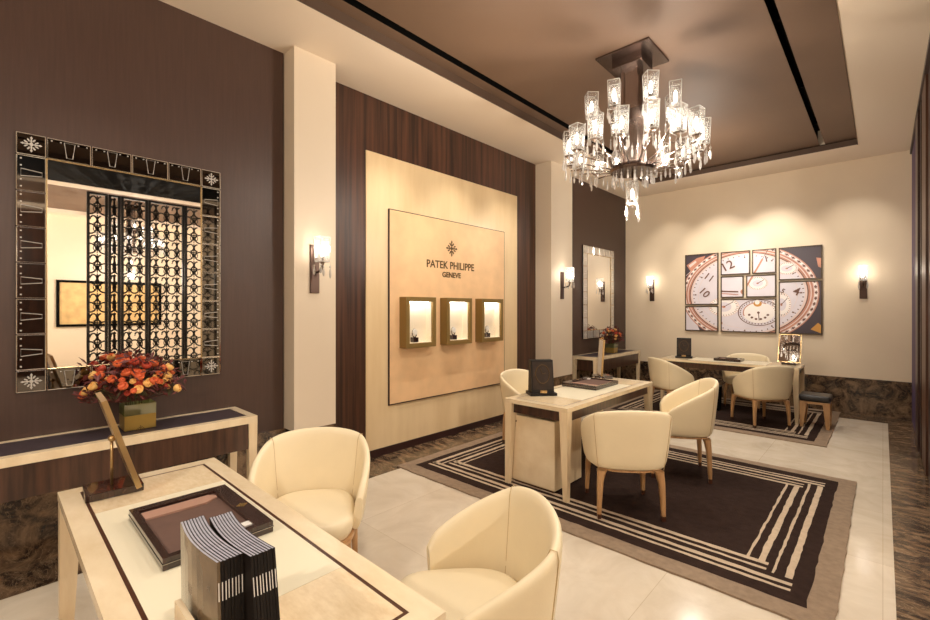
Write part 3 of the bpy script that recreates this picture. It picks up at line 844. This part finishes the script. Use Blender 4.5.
def display_stand(x, y, z, rz, lab):
    t = empty('display_stand', (x, y, z), rz)      # picture faces +y... leaning back
    box('base', (-.125, .125, -.09, .09, 0, .025), M['cover'], t, bevel=.002)
    b_ = MB(); P = [(-.075, .026), (.06, .026), (.02, .32), (-.055, .32)]
    vs = [(-.105, p[0], p[1]) for p in P] + [(.105, p[0], p[1]) for p in P]
    b_.add(vs, [(0, 1, 2, 3), (7, 6, 5, 4), (0, 4, 5, 1), (1, 5, 6, 2), (2, 6, 7, 3), (3, 7, 4, 0)]); b_.build('body', M['cover'], t, bevel=.002)
    T = Matrix.Translation((0, .0612, .045)) @ Euler((math.atan2(.04, .294), 0, 0)).to_matrix().to_4x4()
    q = MB(); q.box(-.092, .092, -.001, .002, .01, .26, T); q.build('picture', M['wall_picture'], t)
    d = MB(); d.tube([(.065 * math.cos(k * PI / 10), .003, .15 + .085 * math.sin(k * PI / 10)) for k in range(20)], .004, 4, T, closed=True)
    d.tube([(0, .003, .15), (.02, .003, .2)], .003, 4, T); d.tube([(0, .003, .15), (-.03, .003, .16)], .003, 4, T)
    d.build('dial_ring', M['sign'], t)
    c = MB(); c.box(-.03, .03, .065, .085, .026, .05); c.build('nameplate', M['brass'], t)
    return tag(t, lab, 'display stand', 'black display stands on the desks')
display_stand(-2.315, 3.50, .7645, R(230), 'black display stand with dial picture on the near end of the middle desk')
display_stand(-2.36, 7.72, .7645, R(195), 'black display stand with dial picture on the left end of the farthest desk')

# catalogues in a wooden holder
t = empty('catalogue_holder', (-1.20, .40, .7505))
box('tray', (-.10, .15, -.082, .068, 0, .012), M['oak_top'], t)
box('side_plate', (-.05, .11, -.096, -.083, 0, .10), M['oak_top'], t)
box('side_plate', (-.05, .11, .069, .083, 0, .10), M['oak_top'], t)
tag(t, 'light maple catalogue holder at the front of the nearest desk', 'holder')
def catalogue(cover_mat='cover', lean=0):
    t = empty('catalogue'); w_, h_, th = .275, .238, .0066
    def bow(u): return -.012 * math.sin(PI * u)
    def slab(m, y0, y1, z0, z1, x0, x1, n=8):
        rows = []
        for i in range(n + 1):
            u = i / n; x = x0 + (x1 - x0) * u; b = bow(x / w_)
            rows.append([(x, y0 + b, z0), (x, y1 + b, z0), (x, y1 + b, z1), (x, y0 + b, z1)])
        m.grid(rows, closed_u=True); m.add(rows[0], [(0, 1, 2, 3)]); m.add(rows[-1], [(3, 2, 1, 0)])
    c = MB(); slab(c, 0, .0006, 0, h_, 0, w_); slab(c, th - .0006, th, 0, h_, 0, w_); c.box(w_ - .0012, w_, .0008, th - .0008, 0, h_)
    for q in c.v: q.x -= lean * q.z
    c.build('cover', M[cover_mat], t)
    p = MB(); slab(p, .0009, th - .0009, .001, h_ - .001, .001, w_ - .0014)
    for q in p.v: q.x -= lean * q.z
    p.build('pages', M['paper'], t)
    st = MB().box(w_ + .0001, w_ + .0005, th * .32, th * .62, h_ - .085, h_ - .045)
    for q in st.v: q.x -= lean * q.z
    st.build('spine_title', M['white'], t)
    return t
protos = {}
for (cnt, y0, x0, tilt, row) in ((8, .338, -1.325, .05, 'left'), (8, .398, -1.268, .17, 'right')):
    for i in range(cnt):
        cm = 'cover2' if (i == 0 and row == 'left') else 'cover'
        ck = (cm, tilt)
        if ck not in protos: protos[ck] = o = catalogue(cm, tilt)
        else: o = copy_tree(protos[ck])
        o.location = (x0 + .0012 * (i % 3), y0 + .0069 * i, .7635)
        if cm == 'cover2': tag(o, 'outermost catalogue of the left row, its cover tinted brown like a gloss reflection, facing the camera', 'catalogue', 'catalogues in the holder')
        else: tag(o, 'black catalogue standing in the %s row of the holder' % row, 'catalogue', 'catalogues in the %s row' % row)

# small things only the mirror shows, on the near end of the desk and beyond
def card_box(x, y, z, w_, d_, h_, rz, lab, mat='white'):
    t = empty('watch_card_box', (x, y, z), rz)
    box('box_body', (-w_ / 2, w_ / 2, -d_ / 2, d_ / 2, 0, h_), M[mat], t, bevel=.002)
    box('lid_picture', (-w_ / 3, w_ / 3, -d_ / 3, d_ / 3, h_, h_ + .001), M['wall_picture'], t)
    tag(t, lab, 'box', 'small boxes at the near end of the nearest desk')


# bench behind the far desk and the bin
t = empty('upholstered_bench', (-.645, 7.44, .014))
MB().box(-.165, .165, -.17, .17, .34, .425, bev=.03).build('cushion', M['cushion'], t, smooth=True)
MB().box(-.155, .155, -.16, .16, .31, .34).build('seat_rail', M['leg_wood'], t)
for sx in (-1, 1):
    for sy in (-1, 1):
        MB().frustum((sx * .135, sy * .135, 0), .036, .036, (sx * .12, sy * .128, .31), .075, .05).build('leg', M['leg_wood'], t)
tag(t, 'low bench with black cushion and wooden legs right of the farthest desk', 'bench')
t = empty('waste_bin', (-1.86, 7.60, .014))
MB().frustum((0, 0, 0), .11, .11, (0, 0, .36), .13, .13).build('body', M['black'], t)
MB().frustum((0, 0, .3605), .134, .134, (0, 0, .372), .134, .134).build('rim', M['cover'], t)
tag(t, 'black waste bin standing under the farthest desk', 'bin')

# ------------------------------------------------------------------ lamps
def shade_parts(parent, c, a, h, rot, drops=4, dlen=.09):
    """a square crystal shade with its bulb, holder and hanging drops; c = centre"""
    T = Matrix.Translation(c) @ Matrix.Rotation(rot, 4, 'Z')
    m = MB(); w_ = .004; b = a * .86
    cs = [(-1, -1), (1, -1), (1, 1), (-1, 1)]
    lo = [(x * b / 2, y * b / 2, -h / 2) for x, y in cs]; hi = [(x * a / 2, y * a / 2, h / 2) for x, y in cs]
    m.add(lo + hi, [(0, 1, 5, 4), (1, 2, 6, 5), (2, 3, 7, 6), (3, 0, 4, 7)], T)
    m.cur = 1
    for i in range(4): m.tube([lo[i], hi[i]], .0028, 4, T)
    m.tube(hi, .0035, 4, T, closed=True); m.tube(lo, .0035, 4, T, closed=True)
    sh = m.build('lamp_shade', [M['shade'], M['shade_rim']], parent)
    bl = MB(); bl.sm = True; bl.lathe([(.006, -h * .30), (.013, -h * .2), (.017, -h * .05), (.012, h * .1), (.003, h * .2)], 10, T); bl.build('bulb', M['bulb'], sh)
    hd = MB(); hd.lathe([(.012, -h / 2 - .03), (.02, -h / 2 - .008), (b * .5, -h / 2 - .004), (b * .5, -h / 2 + .004), (.014, -h / 2 + .008), (.012, -h * .3)], 8, T, PI / 4)
    hd.build('lamp_holder', M['chrome'], sh)
    for i in range(drops):
        dr = MB()
        x, y = cs[i % 4]; r = a * .52; L = dlen * (.8 + .35 * random.random())
        z1 = -h / 2
        drop(dr, (x * r * .9, y * r * .9, z1 - .006), L, T)
        dr.build('crystal_drop', M['crystal'], sh)
    return sh
def drop(m, top, L, T=None):
    x, y, z = top
    Tt = Matrix.Translation((x, y, z))
    if T is not None: Tt = T @ Tt
    m.tube([(0, 0, 0), (0, 0, -L * .35)], .0012, 3, Tt)
    m.lathe([(.001, -L), (.0085, -L * .9), (.011, -L * .72), (.008, -L * .5), (.003, -L * .36), (.009, -L * .27), (.001, -L * .16)], 6, Tt)

def chandelier(x, y, lab, detail=True):
    random.seed(4)
    t = empty('chandelier', (x, y, ZT))
    rot0 = 0
    MB().box(-.245, .245, -.245, .245, -.02, -.0005).build('canopy', M['nickel_dark'], t, bevel=.003)
    c = MB(); c.box(-.135, .135, -.135, .135, -.10, -.021); c.build('canopy_block', M['nickel_dark'], t, bevel=.003)
    s = MB(); s.box(-.055, .055, -.055, .055, -.98, -.09)
    for a, b in ((-1, -1), (1, -1), (1, 1), (-1, 1)): s.box(a * .062 - .012, a * .062 + .012, b * .062 - .012, b * .062 + .012, -.98, -.09)
    s.build('stem', M['chrome'], t)
    MB().box(-.11, .11, -.11, .11, -.60, -.50).build('stem_block', M['nickel_dark'], t, bevel=.003)
    zr = -1.03
    r = MB(); r.sm = False
    r.lathe([(.12, zr - .02), (.19, zr - .02), (.205, zr), (.19, zr + .03), (.06, zr + .05)], 32); r.build('hub_ring', M['nickel_dark'], t)
    # tiers: (count, radius, shade centre z, phase)
    tiers = [(16, .575, -.79, R(-75.4)), (8, .38, -.46, R(0))]
    for n, rad, z, ph in tiers:
        for k in range(n):
            a = ph + 2 * PI * k / n; ca, sa = math.cos(a), math.sin(a)
            zz = z + (.02 if (k % 2) else 0)
            arm = MB(); arm.sm = True
            bx = .10; P = [(ca * .17, sa * .17, zr + .01)]
            if rad > .5: P += [(ca * rad * .72, sa * rad * .72, zr + .065), (ca * rad, sa * rad, zz - .16)]
            else: P += [(ca * rad * .95, sa * rad * .95, zz - .20), (ca * rad, sa * rad, zz - .16)]
            arm.tube(P, .0065, 6); ao = arm.build('arm', M['chrome'], t)
            shade_parts(t, Vector((ca * rad, sa * rad, zz)), .098, .215, a + (0 if k % 2 else .3), 4, .13)
    # rim drops
    for k in range(18):
        a = 2 * PI * k / 18
        d = MB(); drop(d, (.17 * math.cos(a), .17 * math.sin(a), zr - .02), .10 + .03 * (k % 2)); d.build('crystal_drop', M['crystal'], t)
    # drops along the arms
    for k in range(24):
        a = 2 * PI * (k + .5) / 24; rr = (.48, .56, .40)[k % 3]
        d = MB(); q = drop(d, (rr * math.cos(a), rr * math.sin(a), zr + .06), .12); d.build('crystal_drop', M['crystal'], t)
    st = MB(); st.sm = True; st.tube([(0, 0, zr - .02), (0, 0, zr - .13)], .008, 6); st.build('lower_rod', M['chrome'], t)
    shade_parts(t, Vector((0, 0, zr - .21)), .105, .20, .3, 4, .15)
    return tag(t, lab, 'chandelier')
CX, CY = -1.69, 4.06
ch1 = chandelier(CX, CY, 'tiered crystal chandelier hanging from the bronze ceiling over the middle desk')
ch2 = copy_tree(ch1); ch2.location = (4.75, 2.15, ZC + .08); tag(ch2, 'second crystal chandelier seen reflected in the large mirror', 'chandelier')

def sconce(loc, rz, lab):
    t = empty('wall_sconce', loc, rz)   # faces +x locally, z=0 is the plate's centre
    MB().box(.0005, .018, -.042, .042, -.21, .21).build('backplate', M['sconce'], t, bevel=.003)
    a = MB(); a.sm = True; a.tube([(.018, 0, -.03), (.07, 0, -.03), (.13, 0, -.01), (.14, 0, .03)], .009, 8); a.build('arm', M['sconce'], t)
    shade_parts(t, Vector((.14, 0, .16)), .10, .21, .1, 4, .12)
    return tag(t, lab, 'wall lamp', 'crystal wall sconces')
SCN = [((XP, 1.93, 1.905), 0, 'crystal sconce on the near wall pillar beside the large mirror'),
       ((XP, 6.04, 1.92), 0, 'crystal sconce on the far pillar beside the tall pale mirror'),
       ((-3.27, YB, 1.92), R(-90), 'left crystal sconce on the back wall near the corner'),
       ((-.21, YB, 1.92), R(-90), 'right crystal sconce on the back wall right of the dial pictures')]
for s in SCN: sconce(*s)

# spotlight heads in the ceiling slots
def spot_head(x, y, lab):
    t = empty('ceiling_spotlight', (x, y, 4.0))
    MB().lathe([(.022, -.09), (.024, -.03), (.024, -.001)], 12).build('housing', M['black'], t)
    return tag(t, lab, 'spotlight', 'black spotlights inside the ceiling slots')
for x, ys, nm in ((-2.915, (1.0, 2.4, 3.1, 3.9, 4.7, 6.6, 7.6), 'left'), (-.62, (1.6, 3.0, 4.4, 5.9, 7.2), 'right')):
    for y in ys: spot_head(x, y, 'small black spotlight recessed in the %s ceiling slot' % nm)

# ------------------------------------------------------------------ the nine-part dial picture
def art():
    yw = YB
    AX0, AX1, AZ0, AZ1 = -2.66, -.68, 1.16, 2.55
    def W(cx, cy):    # picture sketch coordinates -> wall x, z
        u = (cx - 35) / 847; top = 97 - 59 * u; bot = 562 + 20 * u
        return (AX0 + u * (AX1 - AX0), AZ1 - (cy - top) / (bot - top) * (AZ1 - AZ0))
    rects = [(-2.66, -2.115, 1.635, 2.55, 'upper left'), (-2.66, -2.115, 1.16, 1.61, 'lower left'),
             (-2.075, -1.635, 2.15, 2.55, 'small upper centre-left'), (-1.605, -1.27, 2.15, 2.55, 'small upper centre-right'),
             (-2.075, -1.73, 1.755, 2.125, 'small middle centre-left'), (-1.69, -1.27, 1.755, 2.125, 'small middle centre-right'),
             (-2.075, -1.27, 1.16, 1.73, 'lower centre'), (-1.235, -.68, 2.025, 2.55, 'upper right'), (-1.235, -.68, 1.16, 2.0, 'lower right')]
    shapes = []   # (polygon, material index, layer)
    mats = [M['art_bg'], M['art_silver'], M['art_rose'], M['art_dark'], M['art_light'], M['art_gold'], M['art_silver2']]
    CXa, CZa = W(440, 335)
    def ell(a, b, t, cx=None, cz=None): return ((CXa if cx is None else cx) + a * math.cos(t), (CZa if cz is None else cz) + b * math.sin(t))
    def ringq(a0, b0, a1, b1, mi, ly, n=96, cx=None, cz=None, t0=0, t1=2 * PI):
        for k in range(n):
            ta, tb = t0 + (t1 - t0) * k / n, t0 + (t1 - t0) * (k + 1) / n
            shapes.append(([ell(a0, b0, ta, cx, cz), ell(a0, b0, tb, cx, cz), ell(a1, b1, tb, cx, cz), ell(a1, b1, ta, cx, cz)], mi, ly))
    def disc(a, b, mi, ly, cx=None, cz=None, n=48): shapes.append(([ell(a, b, 2 * PI * k / n, cx, cz) for k in range(n)], mi, ly))
    def quad(P, mi, ly): shapes.append((P, mi, ly))
    def line(p, q, w_, mi, ly):
        dx, dz = q[0] - p[0], q[1] - p[1]; L = math.hypot(dx, dz); nx, nz = -dz / L * w_ / 2, dx / L * w_ / 2
        quad([(p[0] + nx, p[1] + nz), (q[0] + nx, q[1] + nz), (q[0] - nx, q[1] - nz), (p[0] - nx, p[1] - nz)], mi, ly)
    # lugs of the case, upper left and right
    quad([W(45, 160), W(120, 115), W(180, 100), W(120, 200), W(90, 215)], 2, 1)
    quad([W(60, 160), W(110, 130), W(118, 140), W(70, 175)], 6, 2)
    line(W(40, 250), W(110, 190), .012, 6, 2); line(W(40, 225), W(90, 185), .008, 6, 2)
    quad([W(820, 550), W(860, 510), W(880, 530), W(880, 575)], 5, 1)
    quad([W(850, 115), W(880, 120), W(880, 180), W(860, 170)], 2, 1)
    quad([W(36, 400), W(60, 400), W(150, 582), W(36, 582)], 1, 1)
    # case and bezel
    disc(1.0, .82, 2, 3, n=96)
    ringq(.985, .805, .93, .76, 6, 4); ringq(.965, .79, .955, .78, 3, 5)
    ringq(.93, .76, .865, .70, 2, 4); ringq(.905, .735, .89, .722, 6, 5)
    for k in range(110):
        ta = 2 * PI * k / 110; p = ell(.958, .783, ta)
        disc(.019, .017, 4 if k % 2 else 3, 6, p[0], p[1], 8)
    disc(.865, .70, 1, 7, n=96)
    ringq(.865, .70, .85, .688, 3, 8); ringq(.85, .688, .82, .662, 6, 8)
    # minute marks
    for k in range(120):
        ta = 2 * PI * k / 120
        if k % 2 == 0: line(ell(.79, .635, ta), ell(.812, .655, ta), .014, 3, 9)
        if k % 10 == 0: line(ell(.755, .61, ta), ell(.785, .63, ta), .022, 3, 9)
    ringq(.73, .585, .725, .581, 6, 9)
    # hub and hands
    h = W(433, 322)
    line(h, W(550, 120), .026, 2, 24); line(W(550, 120), W(585, 60), .008, 3, 25)
    line(W(262, 318), W(400, 322), .022, 3, 22); line(W(262, 330), W(400, 340), .012, 2, 23)
    disc(.045, .045, 2, 26, h[0], h[1], 20); disc(.02, .02, 3, 27, h[0], h[1], 12)
    # sub-dials
    for (c, a, b_) in ((W(305, 415), .24, .17), (W(520, 270), .15, .11), (W(690, 180), .15, .1), (W(660, 400), .13, .2)):
        disc(a, b_, 6, 9, *c, 40); disc(a * .95, b_ * .95, 4, 10, *c, 40); disc(a * .5, b_ * .5, 1, 11, *c, 24)
        for k in range(32):
            ta = 2 * PI * k / 32; line(ell(a * .80, b_ * .80, ta, *c), ell(a * .93, b_ * .93, ta, *c), .008, 2 if k % 2 else 3, 12)
        disc(a * .12, b_ * .12, 2, 13, *c, 12); line(c, (c[0] + a * .6, c[1] + b_ * .5), .010, 3, 14)
    c = W(525, 450)
    ringq(.30, .22, .285, .21, 3, 15, 48, *c, t0=R(20), t1=R(340))
    for k in range(36):
        ta = 2 * PI * k / 36; p = ell(.262, .19, ta, *c); disc(.010, .010, 3, 16, *p, 6)
    disc(.225, .175, 4, 17, *c); ringq(.225, .175, .21, .162, 2, 18, 48, *c, t0=R(60), t1=R(200))
    m_ = W(520, 395); disc(.06, .05, 5, 19, *m_, 18); disc(.035, .04, 4, 20, m_[0] - .005, m_[1] + .025, 14)
    for k in range(6):
        ta = R(200 + 28 * k); p = ell(.14, .11, ta, *c); disc(.02, .018, 3, 19, *p, 10)
    line(c, (c[0] + .01, c[1] - .13), .012, 3, 20); disc(.02, .02, 3, 21, *c, 10)
    disc(.04, .04, 2, 14, *W(280, 515), 14)
    def clip(poly, x0, x1, z0, z1):
        def cl(P, inside, inter):
            out = []
            for i in range(len(P)):
                a, b = P[i - 1], P[i]
                if inside(b):
                    if not inside(a): out.append(inter(a, b))
                    out.append(b)
                elif inside(a): out.append(inter(a, b))
            return out
        def ix(v): return lambda a, b: (v, a[1] + (b[1] - a[1]) * (v - a[0]) / (b[0] - a[0]))
        def iz(v): return lambda a, b: (a[0] + (b[0] - a[0]) * (v - a[1]) / (b[1] - a[1]), v)
        for ins, it in ((lambda p: p[0] >= x0, ix(x0)), (lambda p: p[0] <= x1, ix(x1)), (lambda p: p[1] >= z0, iz(z0)), (lambda p: p[1] <= z1, iz(z1))):
            if not poly: return []
            poly = cl(poly, ins, it)
        return poly
    nums = [('12', 330, 165, -25, .21), ('11', 205, 235, 35, .17), ('10', 172, 328, 45, .18), ('1', 572, 122, -10, .14), ('4', 745, 322, 20, .18), ('5', 668, 318, 30, .10)]
    for (x0, x1, z0, z1, pos) in rects:
        cx, cz = (x0 + x1) / 2, (z0 + z1) / 2
        t = empty('picture_panel', (cx, yw - .001, cz))
        fw = .016; fr = MB()
        hx, hz = (x1 - x0) / 2, (z1 - z0) / 2
        fr.box(-hx, hx, -.035, -.0, -hz, -hz + fw); fr.box(-hx, hx, -.035, -.0, hz - fw, hz); fr.box(-hx, -hx + fw, -.035, -.0, -hz + fw, hz - fw); fr.box(hx - fw, hx, -.035, -.0, -hz + fw, hz - fw)
        fr.build('frame', M['frame_dark'], t)
        m = MB(); m.box(-hx + fw, hx - fw, -.026, -.001, -hz + fw, hz - fw)
        for poly, mi, ly in shapes:
            P = clip(poly, x0 + fw, x1 - fw, z0 + fw, z1 - fw)
            if len(P) < 3: continue
            m.cur = mi; y = -.0262 - ly * .00028
            A = sum(P[i - 1][0] * P[i][1] - P[i][0] * P[i - 1][1] for i in range(len(P)))
            if A < 0: P = P[::-1]
            m.add([(p[0] - cx, y, p[1] - cz) for p in P], [tuple(range(len(P)))])
        pr = m.build('print', mats, t)
        for (s, nx, ny, ang, sz) in nums:
            p = W(nx, ny)
            if x0 < p[0] < x1 and z0 < p[1] < z1:
                me = text_mesh(s, sz, .0002, bold=.002); me.materials.clear(); me.materials.append(M['art_dark'])
                o = bpy.data.objects.new('numeral', me); COL.objects.link(o); o.parent = pr
                o.location = (p[0] - cx, -.0345, p[1] - cz); o.rotation_euler = Euler((R(90), 0, 0)).to_matrix().to_4x4().to_euler()
                o.rotation_euler = (Matrix.Rotation(R(ang), 4, 'Y') @ Matrix.Rotation(R(90), 4, 'X')).to_euler()
        tag(t, 'framed watch dial picture, the %s panel of the nine' % pos, 'picture', 'nine framed dial pictures on the back wall')
art()

# ------------------------------------------------------------------ lights
WARM = (1, .912, .79)
def light(kind, name, loc, e, col=WARM, size=.05, target=None, angle=60, blend=.6):
    l = bpy.data.lights.new(name, kind); l.energy = e; l.color = col
    l.shadow_soft_size = size
    if kind == 'SPOT': l.spot_size = R(angle); l.spot_blend = blend
    o = bpy.data.objects.new(name, l); COL.objects.link(o); o.location = loc
    if target is not None:
        o.rotation_euler = (Vector(target) - Vector(loc)).to_track_quat('-Z', 'Y').to_euler()
    return o
# chandelier glow (between the tiers), sconce glow
light('POINT', 'chandelier_light', (CX + .2, CY, 3.05), 42, size=.06)
light('POINT', 'chandelier_light', (CX, CY, 2.45), 30, size=.04)
for (loc, rz, _) in SCN:
    d = Vector((math.cos(rz), math.sin(rz), 0))
    light('POINT', 'sconce_light', Vector(loc) + d * .14 + Vector((0, 0, .17)), 6.5 if loc[1] > 3 else 4, size=.03)
# ceiling-slot spots
for y in (2.9, 3.9, 4.9): light('SPOT', 'slot_spot', (-2.915, y, 3.86), 70, target=(-3.9, y, 1.6), angle=62, size=.02, blend=.8)
for y, e in ((-.4, 28), (.5, 48), (1.2, 10)): light('SPOT', 'slot_spot', (-2.915, y, 3.86), e, target=(-3.7, y, 1.0), angle=56, size=.02, blend=.8)
light('SPOT', 'slot_spot', (-2.915, 7.4, 3.86), 30, target=(-3.6, 7.6, .9), angle=60, size=.02)
for x, e in ((-2.9, 50), (-2.1, 125), (-1.3, 140), (-.3, 55)): light('SPOT', 'slot_spot', (x, 7.6, 3.82), e, target=(x, YB, 2.25), angle=56, size=.03, blend=.9)
for (x, y, e, tx, ty) in ((-.62, .6, 110, -1.6, .7), (-2.915, .2, 60, -2.2, .6), (-.62, 2.0, 90, -1.3, 1.6), (-.62, 3.4, 90, -1.4, 3.6), (-.62, 4.9, 90, -1.2, 4.6), (-.62, 6.6, 90, -1.4, 7.0), (-2.915, 3.2, 60, -2.2, 3.6), (-2.915, 5.6, 70, -2.3, 6.0), (-.62, 5.6, 60, -.35, 5.6), (-1.4, 7.3, 60, -1.5, 8.2)):
    light('SPOT', 'slot_spot', (x, y, 3.86 if x in (-.62, -2.915) else 3.8), e, target=(tx, ty, .3), angle=78, size=.06, blend=.9)
# added fill points without fittings, to brighten the room and the salon
light('POINT', 'room_fill', (-1.5, -1.2, 2.5), 85, size=.05)
light('POINT', 'room_fill', (-2.0, 2.75, 2.9), 45, size=.05)
light('POINT', 'room_fill', (-1.9, 6.6, 3.0), 50, size=.05)
light('POINT', 'salon_fill', (5.0, -1.4, 3.0), 330, size=.05)  # added to brighten the salon, no lamp fitting hangs here
light('POINT', 'salon_fill', (4.9, 6.5, 3.0), 330, size=.05)
light('POINT', 'salon_fill', (4.75, 2.15, 2.3), 160, size=.05)  # extra fill at the second chandelier, adding to its glow

wd = bpy.data.worlds.new('world'); SC.world = wd; wd.use_nodes = True
wd.node_tree.nodes['Background'].inputs[0].default_value = (1, .85, .68, 1)
wd.node_tree.nodes['Background'].inputs[1].default_value = .15

# ------------------------------------------------------------------ camera
cam = bpy.data.cameras.new('camera'); co = bpy.data.objects.new('camera', cam); COL.objects.link(co)
cam.sensor_width = 36; cam.lens = 445 / 930 * 36; cam.clip_start = .05
cam.shift_y = -1 / 930
co.location = (0, 0, 1.557); co.rotation_euler = (R(90), 0, R(43.2))
SC.camera = co
SC.view_settings.view_transform = 'Standard'; SC.view_settings.look = 'None'
SC.view_settings.exposure = .10; SC.view_settings.gamma = 1; SC.view_settings.use_curve_mapping = False
SC.cycles.max_bounces = 10; SC.cycles.transparent_max_bounces = 24; SC.cycles.diffuse_bounces = 5; SC.cycles.glossy_bounces = 5
SC.cycles.sample_clamp_indirect = 6
SC.cycles.use_denoising = True
